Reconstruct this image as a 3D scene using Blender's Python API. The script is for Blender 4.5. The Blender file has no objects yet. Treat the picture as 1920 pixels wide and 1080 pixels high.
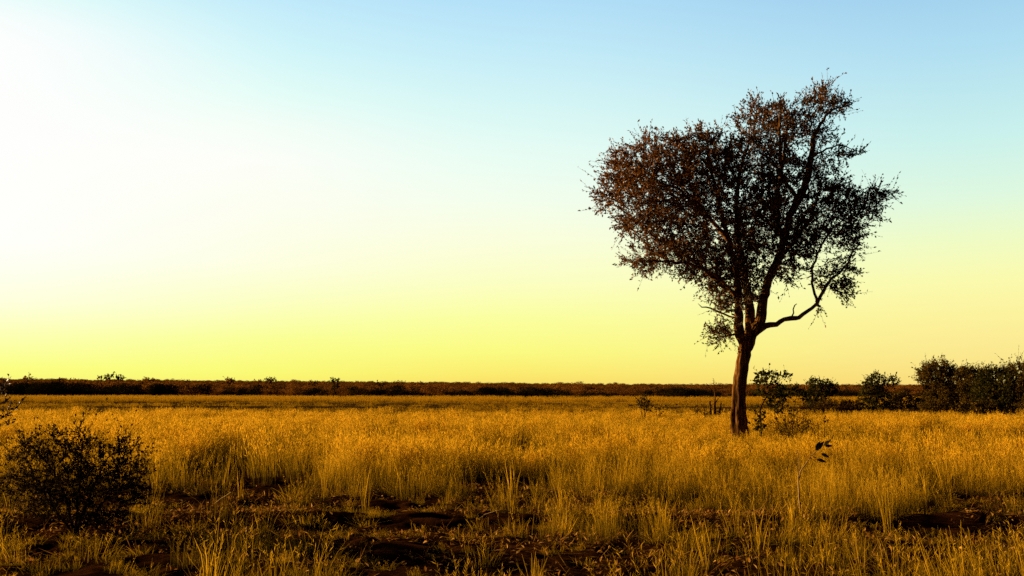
import bpy, math
import numpy as np
from mathutils import Vector, noise

S = bpy.context.scene
S.render.engine = 'CYCLES'
S.cycles.use_denoising = False
COL = S.collection
F, CX, CY, H = 1900.0, 960.0, 540.0, 1.7          # focal length in photo pixels, principal point, eye height
PITCH = math.radians(5.65)
SUN_AZ, SUN_EL = math.radians(-66), math.radians(11.5)
SUN = np.array([math.sin(SUN_AZ) * math.cos(SUN_EL), math.cos(SUN_AZ) * math.cos(SUN_EL), math.sin(SUN_EL)])
cp, sp_ = math.cos(PITCH), math.sin(PITCH)


def rng(seed): return np.random.default_rng(seed)
def lin(c): return tuple(((v / 255) / 12.92 if v / 255 <= .04045 else ((v / 255 + .055) / 1.055) ** 2.4) for v in c)
def ray(px, py):
    u, v = (px - CX) / F, (CY - py) / F
    return u, cp - v * sp_, sp_ + v * cp
def P(px, py, D):                                   # point in the vertical plane at distance D seen at that photo pixel
    x, y, z = ray(px, py)
    return np.array([x / y * D, D, H + z / y * D])
def G(px, py):                                      # point on level ground
    x, y, z = ray(px, py)
    t = -H / z
    return np.array([x * t, y * t])
def dist_of(py): return G(960, py)[1]


# ------------------------------------------------------------------ terrain height
def sstep(a, b, x):
    t = np.clip((x - a) / (b - a), 0, 1); return t * t * (3 - 2 * t)
def vnoise(x, y, s, seed=0):                         # smooth value noise, vectorised
    x = np.asarray(x, float) / s; y = np.asarray(y, float) / s
    xi, yi = np.floor(x).astype(np.int64), np.floor(y).astype(np.int64)
    fx, fy = x - xi, y - yi
    fx = fx * fx * (3 - 2 * fx); fy = fy * fy * (3 - 2 * fy)
    def h(a, b):
        n = (a * 374761393 + b * 668265263 + seed * 1442695041) & 0xffffffff
        n = ((n ^ (n >> 13)) * 1274126177) & 0xffffffff
        return ((n ^ (n >> 16)) & 0xffff) / 65535.0
    return (h(xi, yi) * (1 - fx) + h(xi + 1, yi) * fx) * (1 - fy) + (h(xi, yi + 1) * (1 - fx) + h(xi + 1, yi + 1) * fx) * fy
def height(x, y):
    x = np.asarray(x, float); y = np.asarray(y, float)
    near = 1 - sstep(18, 30, y)
    z = near * (.06 * (vnoise(x, y, 1.3, 3) - .5) + .07 * (vnoise(x, y, .42, 5) - .5) + .06 * (vnoise(x, y, .17, 7) - .5))
    # two worn wheel ruts crossing the foreground, with a low ridge between them
    wob = .35 * (vnoise(x, y * 0, 4.0, 9) - .5)
    for yc, dep, w in ((14.6, -.05, .55), (13.35, .07, .35), (12.35, -.05, .55)):
        z = z + near * dep * np.exp(-((y - yc - wob) / w) ** 2)
    far = sstep(165, 900, y)
    rise = np.interp(np.arctan2(x, np.maximum(y, 1)), [-.6, -.45, 0, .25, .5], [8.2, 7.2, 3.6, 2.2, 1.8])
    return z + far * rise + .5 * sstep(60, 140, y) * (vnoise(x, y, 60, 13) - .5)


# ------------------------------------------------------------------ materials
def new_mat(name):
    m = bpy.data.materials.new(name); m.use_nodes = True
    nt = m.node_tree; nt.nodes.clear()
    return m, nt, nt.nodes.new, nt.links.new
def foliage_mat(name, cols, trans=.3, rough=.5, spec=.25, jitter=.35, inst=False):
    m, nt, N, L = new_mat(name)
    out = N('ShaderNodeOutputMaterial'); a = N('ShaderNodeAttribute'); a.attribute_name = 'tint'
    r = N('ShaderNodeValToRGB'); e = r.color_ramp.elements
    while len(e) < len(cols): e.new(.5)
    for i, c in enumerate(cols):
        e[i].position = i / (len(cols) - 1); e[i].color = (*c, 1)
    fac = a.outputs['Fac']
    hsv = N('ShaderNodeHueSaturation')
    if inst:
        oi = N('ShaderNodeObjectInfo'); mm = N('ShaderNodeMath'); mm.operation = 'MULTIPLY_ADD'
        L(oi.outputs['Random'], mm.inputs[0]); mm.inputs[1].default_value = jitter; mm.inputs[2].default_value = -jitter / 2
        ad = N('ShaderNodeMath'); ad.operation = 'ADD'; ad.use_clamp = True
        L(fac, ad.inputs[0]); L(mm.outputs[0], ad.inputs[1]); fac = ad.outputs[0]
    L(fac, r.inputs['Fac']); L(r.outputs['Color'], hsv.inputs['Color'])
    if spec > .12:
        p = N('ShaderNodeBsdfPrincipled'); p.inputs['Roughness'].default_value = rough
        p.inputs['Specular IOR Level'].default_value = spec
    else:
        p = N('ShaderNodeBsdfDiffuse')
    L(hsv.outputs['Color'], p.inputs[0])
    t = N('ShaderNodeBsdfTranslucent'); L(hsv.outputs['Color'], t.inputs['Color'])
    mx = N('ShaderNodeMixShader'); mx.inputs[0].default_value = trans
    L(p.outputs[0], mx.inputs[1]); L(t.outputs[0], mx.inputs[2]); L(mx.outputs[0], out.inputs['Surface'])
    return m
def bark_mat(name, c1, c2, c3, scale=14, bump=.6, stretch=.12):
    m, nt, N, L = new_mat(name)
    out = N('ShaderNodeOutputMaterial'); tc = N('ShaderNodeTexCoord'); mp = N('ShaderNodeMapping')
    mp.inputs['Scale'].default_value = (1, 1, stretch)
    L(tc.outputs['Object'], mp.inputs[0])
    n = N('ShaderNodeTexNoise'); n.inputs['Scale'].default_value = scale; n.inputs['Detail'].default_value = 8; n.inputs['Roughness'].default_value = .65
    L(mp.outputs[0], n.inputs['Vector'])
    r = N('ShaderNodeValToRGB'); e = r.color_ramp.elements
    e[0].position = .36; e[0].color = (*c1, 1); e[1].position = .52; e[1].color = (*c2, 1); x = e.new(.7); x.color = (*c3, 1)
    L(n.outputs['Fac'], r.inputs[0])
    b = N('ShaderNodeBump'); b.inputs['Strength'].default_value = bump; b.inputs['Distance'].default_value = .03
    L(n.outputs['Fac'], b.inputs['Height'])
    p = N('ShaderNodeBsdfDiffuse')
    L(r.outputs[0], p.inputs[0]); L(b.outputs[0], p.inputs['Normal']); L(p.outputs[0], out.inputs[0])
    return m

M = {}
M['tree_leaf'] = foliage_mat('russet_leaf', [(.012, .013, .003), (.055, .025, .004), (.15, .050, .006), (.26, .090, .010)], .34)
M['bark'] = bark_mat('tree_bark', (.008, .004, .001), (.11, .046, .010), (.36, .165, .042))
M['twig'] = bark_mat('twig_bark', (.008, .005, .002), (.022, .012, .005), (.05, .03, .012), 20, .2)
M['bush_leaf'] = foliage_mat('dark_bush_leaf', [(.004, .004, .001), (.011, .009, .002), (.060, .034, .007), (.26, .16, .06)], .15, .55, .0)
M['green_leaf'] = foliage_mat('dark_green_leaf', [(.005, .006, .002), (.018, .018, .003), (.06, .046, .007), (.12, .08, .012)], .25, .5, 0)
M['cluster_leaf'] = foliage_mat('olive_leaf', [(.010, .008, .002), (.05, .030, .004), (.12, .066, .008), (.20, .10, .013)], .3, .5, 0)
M['dry_leaf'] = foliage_mat('dry_brown_leaf', [(.010, .005, .002), (.04, .018, .004), (.11, .05, .010)], .2, .5, 0)
M['pale_leaf'] = foliage_mat('mixed_pale_leaf', [(.008, .006, .002), (.03, .016, .004), (.10, .05, .015), (.35, .22, .11)], .15)
M['far_leaf'] = foliage_mat('far_red_brown_leaf', [(.020, .009, .002), (.10, .038, .006), (.20, .072, .009), (.28, .11, .012)], .25, .8, 0., inst=True, jitter=.5)
M['line_leaf'] = foliage_mat('shaded_bush_line_leaf', [(.003, .004, .001), (.010, .009, .002), (.028, .018, .004)], .1, .8, 0., inst=True, jitter=.5)  # shaded side of the front bushes put into a near-black leaf colour
M['pale_wood'] = bark_mat('pale_dead_wood', (.08, .04, .012), (.30, .18, .06), (.45, .30, .11), 18, .3, .3)
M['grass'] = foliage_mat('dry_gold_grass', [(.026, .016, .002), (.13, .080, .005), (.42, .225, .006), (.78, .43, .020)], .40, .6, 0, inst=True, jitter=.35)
M['far_grass'] = foliage_mat('far_gold_grass', [(.10, .05, .003), (.33, .17, .005), (.52, .28, .011)], .3, .7, .1, inst=True, jitter=.35)
M['litter'] = foliage_mat('straw_litter', [(.012, .005, .001), (.10, .036, .005), (.30, .12, .016), (.55, .30, .06)], .3, .8, .1)


# ------------------------------------------------------------------ mesh helpers
def link(name, me, mat, parent=None):
    o = bpy.data.objects.new(name, me); COL.objects.link(o)
    if mat: me.materials.append(mat)
    o.parent = parent
    return o
def mesh(name, V, faces3=None, faces4=None, tint=None, smooth=False):
    me = bpy.data.meshes.new(name)
    V = np.asarray(V, np.float32)
    f3 = np.zeros((0, 3), np.int32) if faces3 is None else np.asarray(faces3, np.int32).reshape(-1, 3)
    f4 = np.zeros((0, 4), np.int32) if faces4 is None else np.asarray(faces4, np.int32).reshape(-1, 4)
    me.vertices.add(len(V)); me.vertices.foreach_set('co', V.ravel())
    li = np.concatenate([f3.ravel(), f4.ravel()]).astype(np.int32)
    tot = np.concatenate([np.full(len(f3), 3), np.full(len(f4), 4)]).astype(np.int32)
    if not len(tot):
        me.update(); return me
    st = np.concatenate([[0], np.cumsum(tot)[:-1]]).astype(np.int32)
    me.loops.add(len(li)); me.loops.foreach_set('vertex_index', li)
    me.polygons.add(len(tot)); me.polygons.foreach_set('loop_start', st); me.polygons.foreach_set('loop_total', tot)
    if smooth: me.polygons.foreach_set('use_smooth', np.ones(len(tot), bool))
    me.update(calc_edges=True)
    if tint is not None:
        a = me.attributes.new('tint', 'FLOAT', 'POINT'); a.data.foreach_set('value', np.asarray(tint, np.float32))
    return me
def unit(v): return v / np.maximum(np.linalg.norm(v, axis=-1, keepdims=True), 1e-9)
def leaves(Pt, A, N, Ln, W, tint, fold=.25):          # folded pointed leaves -> verts, tris, tint
    A = unit(A); B = unit(np.cross(A, N)); N = np.cross(B, A)
    Ln = Ln[:, None]; W = W[:, None]
    mid = Pt + A * Ln * .45
    V = np.stack([Pt, mid + B * W * .5 + N * W * fold, Pt + A * Ln, mid - B * W * .5 + N * W * fold], 1).reshape(-1, 3)
    i = np.arange(len(Pt))[:, None] * 4
    Fc = np.stack([i + [0, 1, 2], i + [0, 2, 3]], 1).reshape(-1, 3)
    return V, Fc, np.repeat(tint, 4)
def blades(root, az, Ln, bend, W, tint, segs=3, lean=None):
    n = len(root); t = np.linspace(0, 1, segs + 1)
    d = np.stack([np.cos(az), np.sin(az), 0 * az], 1)
    s = np.stack([-np.sin(az + 1.2), np.cos(az + 1.2), 0 * az], 1)
    Vs, Ts = [], []
    for k, tt in enumerate(t):
        h = Ln * tt * (1 - .25 * bend * tt); o = Ln * bend * tt ** 2 + (0 if lean is None else lean * Ln * tt)
        c = root + d * o[:, None]; c[:, 2] += h
        w = W * (1 - .85 * tt) * .5
        Vs += [c - s * w[:, None], c + s * w[:, None]]
        Ts += [np.clip(tint * (.30 + .85 * tt), 0, 1)] * 2  # darker toward the base: olive stems, plus the field's shade put into the tint
    V = np.stack(Vs, 1).reshape(-1, 3); T = np.stack(Ts, 1).ravel()
    b = np.arange(n)[:, None] * (2 * (segs + 1))
    Q = np.concatenate([b + np.array([2 * k, 2 * k + 1, 2 * k + 3, 2 * k + 2]) for k in range(segs)], 0)
    return V, Q, T

def tubes(nodes, parent, rad, sides_of, rough=0.0, seed=0):
    """continuous tapered tubes along a branching skeleton"""
    n = len(nodes); kids = [[] for _ in range(n)]
    for i in range(n):
        if parent[i] >= 0: kids[parent[i]].append(i)
    V, Q, base = [], [], 0
    starts = [(i, -1) for i in range(n) if parent[i] < 0]
    while starts:
        i, p = starts.pop()
        chain = [p, i] if p >= 0 else [i]
        while kids[chain[-1]]:
            ks = sorted(kids[chain[-1]], key=lambda k: -rad[k])
            for k in ks[1:]: starts.append((k, chain[-1]))
            chain.append(ks[0])
        if len(chain) < 2: continue
        pts = nodes[chain]; r = rad[chain].copy()
        if p >= 0: r[0] = min(r[0], r[1] * 1.25)
        tang = unit(np.gradient(pts, axis=0)); sd = sides_of(r[0])
        up = np.array([1., 0, 0]) if abs(tang[0][0]) < .8 else np.array([0, 1., 0])
        ang = np.arange(sd) * 2 * math.pi / sd
        for k in range(len(chain)):
            b1 = unit(up - tang[k] * np.dot(up, tang[k])); b2 = np.cross(tang[k], b1); up = b1
            rr = np.full(sd, r[k])
            if rough and r[k] > .05:
                rr = rr * np.array([1 + rough * (noise.noise((math.cos(a) * 2.2 + seed, math.sin(a) * 2.2, pts[k][2] * .3)) +
                                                 .6 * noise.noise((math.cos(a) * 5 + seed, math.sin(a) * 5, pts[k][2] * 1.1))) for a in ang])
            if rough > .3 and r[k] > .17 and p < 0:     # a deep fold runs up the trunk between its two grown-together stems
                rr = rr * (1 - .34 * np.exp(-((ang - 4.85 - .12 * math.sin(pts[k][2] * 1.7)) / .24) ** 2) - .12 * np.exp(-((ang - 5.6) / .2) ** 2))
            V.append(pts[k] + (np.cos(ang) * rr)[:, None] * b1 + (np.sin(ang) * rr)[:, None] * b2)
            if k:
                j = np.arange(sd); j2 = (j + 1) % sd
                Q.append(np.stack([base - sd + j, base - sd + j2, base + j2, base + j], 1))
            base += sd
    return np.concatenate(V), np.concatenate(Q)

def poly_inside(pts, poly):
    x, y = pts[:, 0], pts[:, 1]; ins = np.zeros(len(pts), bool); dmin = np.full(len(pts), 1e9)
    for a, b in zip(poly, np.roll(poly, -1, 0)):
        c = ((a[1] > y) != (b[1] > y)) & (x < (b[0] - a[0]) * (y - a[1]) / (b[1] - a[1] + 1e-12) + a[0]); ins ^= c
        ab = b - a; t = np.clip(((pts - a) @ ab) / (ab @ ab + 1e-9), 0, 1)
        dmin = np.minimum(dmin, np.linalg.norm(pts - (a + t[:, None] * ab), axis=1))
    return ins, dmin

def colonize(nodes, par, attr, step, kill, iters=160, maxkids=4, r=None, up=.12):
    nodes = [np.array(v, float) for v in nodes]; par = list(par); nk = [0] * len(nodes)
    for p_ in par:
        if p_ >= 0: nk[p_] += 1
    A = attr.copy(); nd = np.full(len(A), 1e9); ni = np.zeros(len(A), int)
    def upd(i0):
        nonlocal nd, ni
        for c in range(i0, len(nodes), 64):
            B = np.array(nodes[c:c + 64]); d = np.linalg.norm(A[:, None] - B[None], axis=2)
            k = d.argmin(1); dm = d[np.arange(len(A)), k]; m = dm < nd
            nd[m] = dm[m]; ni[m] = k[m] + c
    upd(0)
    for _ in range(iters):
        keep = nd > kill
        A, nd, ni = A[keep], nd[keep], ni[keep]
        if not len(A): break
        n0 = len(nodes); src = np.array(nodes)
        acc = np.zeros((n0, 3)); np.add.at(acc, ni, unit(A - src[ni]))
        bad = []
        for i in np.unique(ni):
            if nk[i] >= maxkids: bad.append(i); continue
            d = unit(acc[i]) + r.normal(0, .22, 3) + [0, 0, up]
            if par[i] >= 0: d = d + .45 * unit(src[i] - src[par[i]])
            nodes.append(src[i] + unit(d) * step); par.append(i); nk.append(0); nk[i] += 1
        if bad:
            k2 = ~np.isin(ni, bad); A, nd, ni = A[k2], nd[k2], ni[k2]
        if len(nodes) == n0: break
        upd(n0)
    return np.array(nodes), np.array(par)


# ------------------------------------------------------------------ tagged things
def tag(o, label=None, cat=None, group=None, kind=None):
    if label: o['label'] = label
    if cat: o['category'] = cat
    if group: o['group'] = group
    if kind: o['kind'] = kind
    return o
def thing(name, loc, label, cat, group=None):
    o = bpy.data.objects.new(name, None); COL.objects.link(o); o.location = loc; o.empty_display_size = .2
    return tag(o, label, cat, group)

def zc(ox, oy, s, pts): return [(ox + a / s, oy + b / s) for a, b in pts]

def plant(name, label, cat, D, base, outlines, stems, n_attr, step, kill, leaf, mat, bark, seed, group=None, depth=.5,
          spray=(.2, 7), thin=.003, rmax=None, gaps=(.5, .0), inset=0., tint_fn=None, base_z=None, root_at=None, wood='trunk', crown='crown',
          droop=0., up=.12, rough=0., powr=2.3, skipbare=0.0, scatter=1.0):
    """a woody plant grown into a crown volume: outlines are photo-pixel polygons seen at distance D, given their own depth"""
    r = rng(seed)
    bx = P(base[0], base[1], D)[0]
    bz = float(height(bx, D)) if base_z is None else base_z
    root = thing(name, (bx, D, bz), label, cat, group); O = np.array([bx, D, bz])
    loc = lambda px, py, dy=0.: P(px, py, D) + [0, dy, 0] - O
    # attractors in each outline
    att = []
    areas = [abs(np.sum(np.array(o)[:, 0] * np.roll(np.array(o)[:, 1], -1) - np.roll(np.array(o)[:, 0], -1) * np.array(o)[:, 1])) / 2 for o in outlines]
    for o, ar in zip(outlines, areas):
        o = np.array(o, float); want = int(n_attr * ar / sum(areas)); got = []
        lo, hi = o.min(0), o.max(0); cnt = 0; tries = 0
        while cnt < want and tries < 60:
            tries += 1
            q = lo + r.random((want * 2, 2)) * (hi - lo); ins, d = poly_inside(q, o)
            ins &= d > inset * (.35 + .65 * r.random(len(d)))
            q, d = q[ins], d[ins]
            R = min(math.sqrt(ar) * .42, d.max() if len(d) else 1)
            hd = depth * np.sqrt(np.clip(d / R, 0, 1)) * (math.sqrt(ar) / math.sqrt(max(areas)))
            w = np.array([loc(a, b) for a, b in q]); w[:, 1] += (r.random(len(q)) * 2 - 1) * hd
            nv = np.array([noise.noise(Vector(v) / gaps[0] + Vector((seed * 7.1, 0, 0))) for v in w])
            thr = gaps[1] + (gaps[2] * np.clip(w[:, 0] / 2.5, -.6, 1) if len(gaps) > 2 else 0)
            w = w[nv > thr - .3 * r.random(len(w))]
            got.append(w); cnt += len(w)
        if got: att.append(np.concatenate(got)[:want])
    att = np.concatenate(att) if att else np.zeros((0, 3))
    nodes, par, frad = [np.zeros(3)], [-1], [0.]
    key = {}
    for st in stems:
        pts = [np.array([*(loc(q[0], q[1], q[2] if len(q) > 2 else 0.))]) if q is not None else np.zeros(3) for q in st['p']]
        rs = st.get('r', [thin] * len(pts))
        if 'from' in st: cur = key[st['from']][st.get('at', -1)]
        else: cur = 0
        ids = []
        if 'from' not in st and st.get('base', True) and st['p'][0] is None:
            frad[0] = max(frad[0], rs[0]); pts, rs = pts[1:], rs
            prev_r = rs[0]; rs = rs[1:]
        else: prev_r = rs[0]
        for q, rr in zip(pts, rs):
            a = nodes[cur]; n = max(1, int(np.linalg.norm(q - a) / step + .5)); pr = prev_r
            for k in range(1, n + 1):
                t = k / n
                nodes.append(a + (q - a) * t + (r.normal(0, .1 * step, 3) if 0 < k < n else 0)); par.append(cur); frad.append(pr + (rr - pr) * t); cur = len(nodes) - 1
            ids.append(cur); prev_r = rr
        key[st.get('k', len(key))] = ids
    nseed = len(nodes)
    if len(att): nodes, par = colonize(nodes, par, att, step, kill, r=r, up=up)
    nodes = np.array(nodes); par = np.array(par); n = len(nodes)
    acc = np.zeros(n); cntk = np.zeros(n, int)
    for i in range(n - 1, 0, -1):
        if cntk[i] == 0: acc[i] = thin ** powr
        acc[par[i]] += acc[i]; cntk[par[i]] += 1
    rad = np.maximum(acc, thin ** powr) ** (1 / powr)
    fr = np.zeros(n); fr[:nseed] = frad
    if rmax: rad = np.minimum(rad, rmax)
    rad = np.where(fr > 0, fr, rad)
    for i in range(1, n): rad[i] = min(rad[i], max(rad[par[i]], thin)) if i >= nseed else rad[i]
    # sprays of leaves on the thin twigs
    thin_nodes = np.where((rad < leaf.get('rlim', thin * 3.2)) & (np.arange(n) >= (nseed if leaf.get('grown', True) else 1)))[0]
    if skipbare: thin_nodes = thin_nodes[r.random(len(thin_nodes)) > skipbare]
    LV, LF, LT, lb = [], [], [], 0
    tw_n, tw_p, tw_r = list(nodes), list(par), list(rad)
    if len(thin_nodes):
        cen = nodes[thin_nodes].mean(0)
        for rep in range(leaf.get('rep', 1)):
            base_d = unit(nodes[thin_nodes] - nodes[par[thin_nodes]])
            outw = unit(nodes[thin_nodes] - cen)
            d = unit(base_d * .8 + outw * .45 + r.normal(0, .55, (len(thin_nodes), 3)) + [0, 0, .25 - droop])
            Ls = spray[0] * r.uniform(.4, 1.3, len(thin_nodes)) * (1 + leaf.get('rag', .5) * (cntk[thin_nodes] == 0) * r.random(len(thin_nodes))); k = spray[1]
            bow = r.normal(0, .28, d.shape) + [0, 0, .08]
            for q in range(k):
                f = (q + r.uniform(.2, .9, len(d))) / k
                pt = nodes[thin_nodes] + d * (Ls * f)[:, None] + bow * (Ls * f * f)[:, None] + r.normal(0, .06 * scatter * spray[0], d.shape)
                a = unit((d + bow) * leaf.get('al', .5) + r.normal(0, .6, d.shape)); nn = unit(r.normal(0, 1, d.shape) + [0, 0, .6])
                ln = leaf['L'] * r.uniform(.45, 1.45, len(d)); tn = r.beta(2, 2.4, len(d))
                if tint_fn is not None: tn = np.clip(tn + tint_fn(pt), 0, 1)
                v, f3, t = leaves(pt, a, nn, ln, ln * leaf['W'], tn)
                LV.append(v); LF.append(f3 + lb); LT.append(t); lb += len(v)
            for i, dd, l, bb in zip(thin_nodes, d, Ls, bow):
                tw_n.append(nodes[i] + dd * l * .5 + bb * l * .25); tw_p.append(i); tw_r.append(thin * .8)
                tw_n.append(nodes[i] + (dd + bb) * l); tw_p.append(len(tw_n) - 2); tw_r.append(thin * .5)
    V, Q = tubes(np.array(tw_n), np.array(tw_p), np.array(tw_r), lambda q: 36 if q > .2 else 18 if q > .1 else 8 if q > .03 else 5 if q > .012 else 3, rough, seed)
    link(wood, mesh(wood, V, None, Q, smooth=True), bark, root)
    if LV: link(crown, mesh(crown, np.concatenate(LV), np.concatenate(LF), None, np.concatenate(LT)), mat, root)
    return root


# ------------------------------------------------------------------ camera, light, sky
cam = bpy.data.cameras.new('camera'); co = bpy.data.objects.new('camera', cam); COL.objects.link(co); S.camera = co
co.location = (0, 0, H); co.rotation_euler = (math.pi / 2 + PITCH, 0, 0)
cam.sensor_width = 36; cam.lens = 36 * F / 1920; cam.clip_end = 20000; cam.clip_start = .05
sl = bpy.data.lights.new('sun', 'SUN'); so = bpy.data.objects.new('sun', sl); COL.objects.link(so)
sl.energy = 5.0; sl.angle = math.radians(.5); sl.color = (1, .70, .36)
so.rotation_euler = Vector(SUN).to_track_quat('Z', 'Y').to_euler()
W = bpy.data.worlds.new('World'); S.world = W; W.use_nodes = True
nt = W.node_tree; N, L = nt.nodes.new, nt.links.new
bg = nt.nodes['Background']; bg.inputs[1].default_value = .1
sky = N('ShaderNodeTexSky'); sky.sky_type = 'NISHITA'; sky.sun_disc = False; sky.sun_elevation = SUN_EL; sky.sun_rotation = SUN_AZ
tc = N('ShaderNodeTexCoord'); sx = N('ShaderNodeSeparateXYZ'); L(tc.outputs['Generated'], sx.inputs[0])
azn = N('ShaderNodeMath'); azn.operation = 'ARCTAN2'; L(sx.outputs[0], azn.inputs[0]); L(sx.outputs[1], azn.inputs[1])
def el(y): return math.sin(PITCH + math.atan((540 - y) / F))
def ramp(stops):
    r = N('ShaderNodeValToRGB'); e = r.color_ramp.elements
    pts = sorted([(el(y), lin(c)) for y, c in stops] + [(.48, (.25, .36, .5)), (.62, (.06, .10, .18)), (1., (.02, .04, .08))])
    while len(e) < len(pts): e.new(.5)
    for i, (z, c) in enumerate(pts): e[i].position = max(0, z); e[i].color = (*c, 1)
    L(sx.outputs[2], r.inputs[0]); return r.outputs[0]
RL = ramp([(0, (208, 245, 250)), (55, (230, 254, 250)), (110, (250, 255, 253)), (150, (255, 255, 254)), (480, (255, 255, 252)), (530, (254, 255, 240)), (580, (254, 255, 224)), (630, (252, 255, 186)), (690, (250, 255, 132)), (728, (250, 243, 110))])
RM = ramp([(0, (190, 232, 251)), (110, (210, 247, 250)), (190, (229, 254, 247)), (250, (245, 255, 247)), (310, (254, 255, 248)), (420, (254, 255, 238)), (500, (254, 255, 226)), (570, (252, 255, 194)), (640, (250, 255, 146)), (700, (250, 251, 116)), (728, (250, 236, 104))])
RC = ramp([(0, (180, 225, 249)), (100, (197, 237, 249)), (200, (216, 248, 246)), (290, (233, 254, 244)), (370, (244, 255, 238)), (450, (252, 255, 221)), (530, (252, 255, 194)), (600, (251, 255, 156)), (660, (251, 251, 128)), (700, (252, 236, 110)), (728, (250, 218, 98))])
RR = ramp([(0, (154, 203, 238)), (150, (177, 223, 242)), (300, (203, 242, 237)), (400, (223, 249, 224)), (470, (239, 252, 198)), (540, (251, 251, 174)), (600, (253, 243, 158)), (670, (252, 232, 142)), (728, (250, 217, 120))])
def mr(src, a, b, c=0., d=1.):
    m = N('ShaderNodeMapRange'); m.interpolation_type = 'SMOOTHSTEP'; L(src, m.inputs[0])
    for i, v in enumerate((a, b, c, d)): m.inputs[i + 1].default_value = v
    return m.outputs[0]
def mixc(f, a, b, mode='MIX'):
    m = N('ShaderNodeMix'); m.data_type = 'RGBA'; m.blend_type = mode
    if isinstance(f, float): m.inputs[0].default_value = f
    else: L(f, m.inputs[0])
    for s, v in ((6, a), (7, b)):
        if isinstance(v, tuple): m.inputs[s].default_value = v
        else: L(v, m.inputs[s])
    return m.outputs[2]
lc = mixc(mr(azn.outputs[0], math.radians(-30), math.radians(-11)), RL, RM)
lc = mixc(mr(azn.outputs[0], math.radians(-17), math.radians(1)), lc, RC)
c = mixc(mr(azn.outputs[0], math.radians(-3), math.radians(27)), lc, RR)
# unseen sky away from the sunset, dimmed to blue dusk to weaken the fill light
axis = math.radians(-22)
dot = N('ShaderNodeVectorMath'); dot.operation = 'DOT_PRODUCT'; L(tc.outputs['Generated'], dot.inputs[0]); dot.inputs[1].default_value = (math.sin(axis), math.cos(axis), 0)
c = mixc(mr(dot.outputs['Value'], .28, .63), (.02, .03, .055, 1), c)
sc = N('ShaderNodeVectorMath'); sc.operation = 'SCALE'; L(c, sc.inputs[0]); sc.inputs['Scale'].default_value = 3.6
ns = N('ShaderNodeVectorMath'); ns.operation = 'MULTIPLY_ADD'; L(sky.outputs[0], ns.inputs[0]); ns.inputs[1].default_value = (.010, .010, .010); L(sc.outputs[0], ns.inputs[2])
L(ns.outputs[0], bg.inputs[0])
vs = S.view_settings; vs.view_transform = 'Standard'; vs.look = 'None'; vs.exposure = 1.45; vs.gamma = 1

# ------------------------------------------------------------------ ground
def graded(lo, hi, d, far, g=1.13):
    a = list(np.arange(lo, hi, d)); s = d; v = a[-1]
    while v < far: s *= g; v += s; a.append(v)
    return a
xr = graded(0, 11, .06, 6000); xs = np.array([-v for v in xr[:0:-1]] + xr)
ys = np.array([-40, -10, 0, 3, 5, 6, 7] + graded(7.5, 18, .06, 9000))
X, Y = np.meshgrid(xs, ys); Z = height(X, Y)
nx, ny = len(xs), len(ys)
i = (np.arange(ny - 1)[:, None] * nx + np.arange(nx - 1)[None]).ravel()
gm = mesh('ground', np.stack([X, Y, Z], -1).reshape(-1, 3), None, np.stack([i, i + 1, i + nx + 1, i + nx], 1), smooth=True)
m, nt, N, L = new_mat('savanna_soil')
out = N('ShaderNodeOutputMaterial'); tc = N('ShaderNodeTexCoord'); sx = N('ShaderNodeSeparateXYZ'); L(tc.outputs['Object'], sx.inputs[0])
n1 = N('ShaderNodeTexNoise'); n1.inputs['Scale'].default_value = 2.2; n1.inputs['Detail'].default_value = 10; n1.inputs['Roughness'].default_value = .7; L(tc.outputs['Object'], n1.inputs['Vector'])
r1 = N('ShaderNodeValToRGB'); e = r1.color_ramp.elements; e[0].position = .4; e[0].color = (.006, .0022, .0006, 1); e[1].position = .68; e[1].color = (.045, .014, .0028, 1)
L(n1.outputs['Fac'], r1.inputs[0])
mp = N('ShaderNodeMapping'); mp.inputs['Scale'].default_value = (.02, .11, 1); L(tc.outputs['Object'], mp.inputs[0])
n2 = N('ShaderNodeTexNoise'); n2.inputs['Scale'].default_value = 1; n2.inputs['Detail'].default_value = 6; L(mp.outputs[0], n2.inputs['Vector'])
def gmix(f, a, b):
    q = N('ShaderNodeMix'); q.data_type = 'RGBA'; L(f, q.inputs[0])
    for s_, v in ((6, a), (7, b)):
        if isinstance(v, tuple): q.inputs[s_].default_value = (*v, 1)
        else: L(v, q.inputs[s_])
    return q.outputs[2]
wy = N('ShaderNodeMath'); wy.operation = 'MULTIPLY_ADD'; L(n2.outputs['Fac'], wy.inputs[0]); wy.inputs[1].default_value = 40; L(sx.outputs[1], wy.inputs[2])
def gr(a, b):
    q = N('ShaderNodeMapRange'); q.interpolation_type = 'SMOOTHSTEP'; L(wy.outputs[0], q.inputs[0]); q.inputs[1].default_value = a; q.inputs[2].default_value = b; return q.outputs[0]
r2 = N('ShaderNodeValToRGB'); e = r2.color_ramp.elements; e[0].position = .38; e[0].color = (.020, .010, .002, 1); e[1].position = .66; e[1].color = (.075, .038, .006, 1); L(n2.outputs['Fac'], r2.inputs[0])
c = gmix(gr(66, 78), r1.outputs[0], r2.outputs[0])
c = gmix(gr(136, 148), c, (.30, .17, .02))
c = gmix(gr(198, 208), c, (.045, .018, .005))
b = N('ShaderNodeBump'); b.inputs['Strength'].default_value = 1; b.inputs['Distance'].default_value = .06
n3 = N('ShaderNodeTexNoise'); n3.inputs['Scale'].default_value = 11; n3.inputs['Detail'].default_value = 8; n3.inputs['Roughness'].default_value = .75; L(tc.outputs['Object'], n3.inputs['Vector'])
L(n3.outputs['Fac'], b.inputs['Height'])
p = N('ShaderNodeBsdfDiffuse')
L(c, p.inputs[0]); L(b.outputs[0], p.inputs['Normal']); L(p.outputs[0], out.inputs[0])
tag(link('ground', gm, m), kind='structure')

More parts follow.
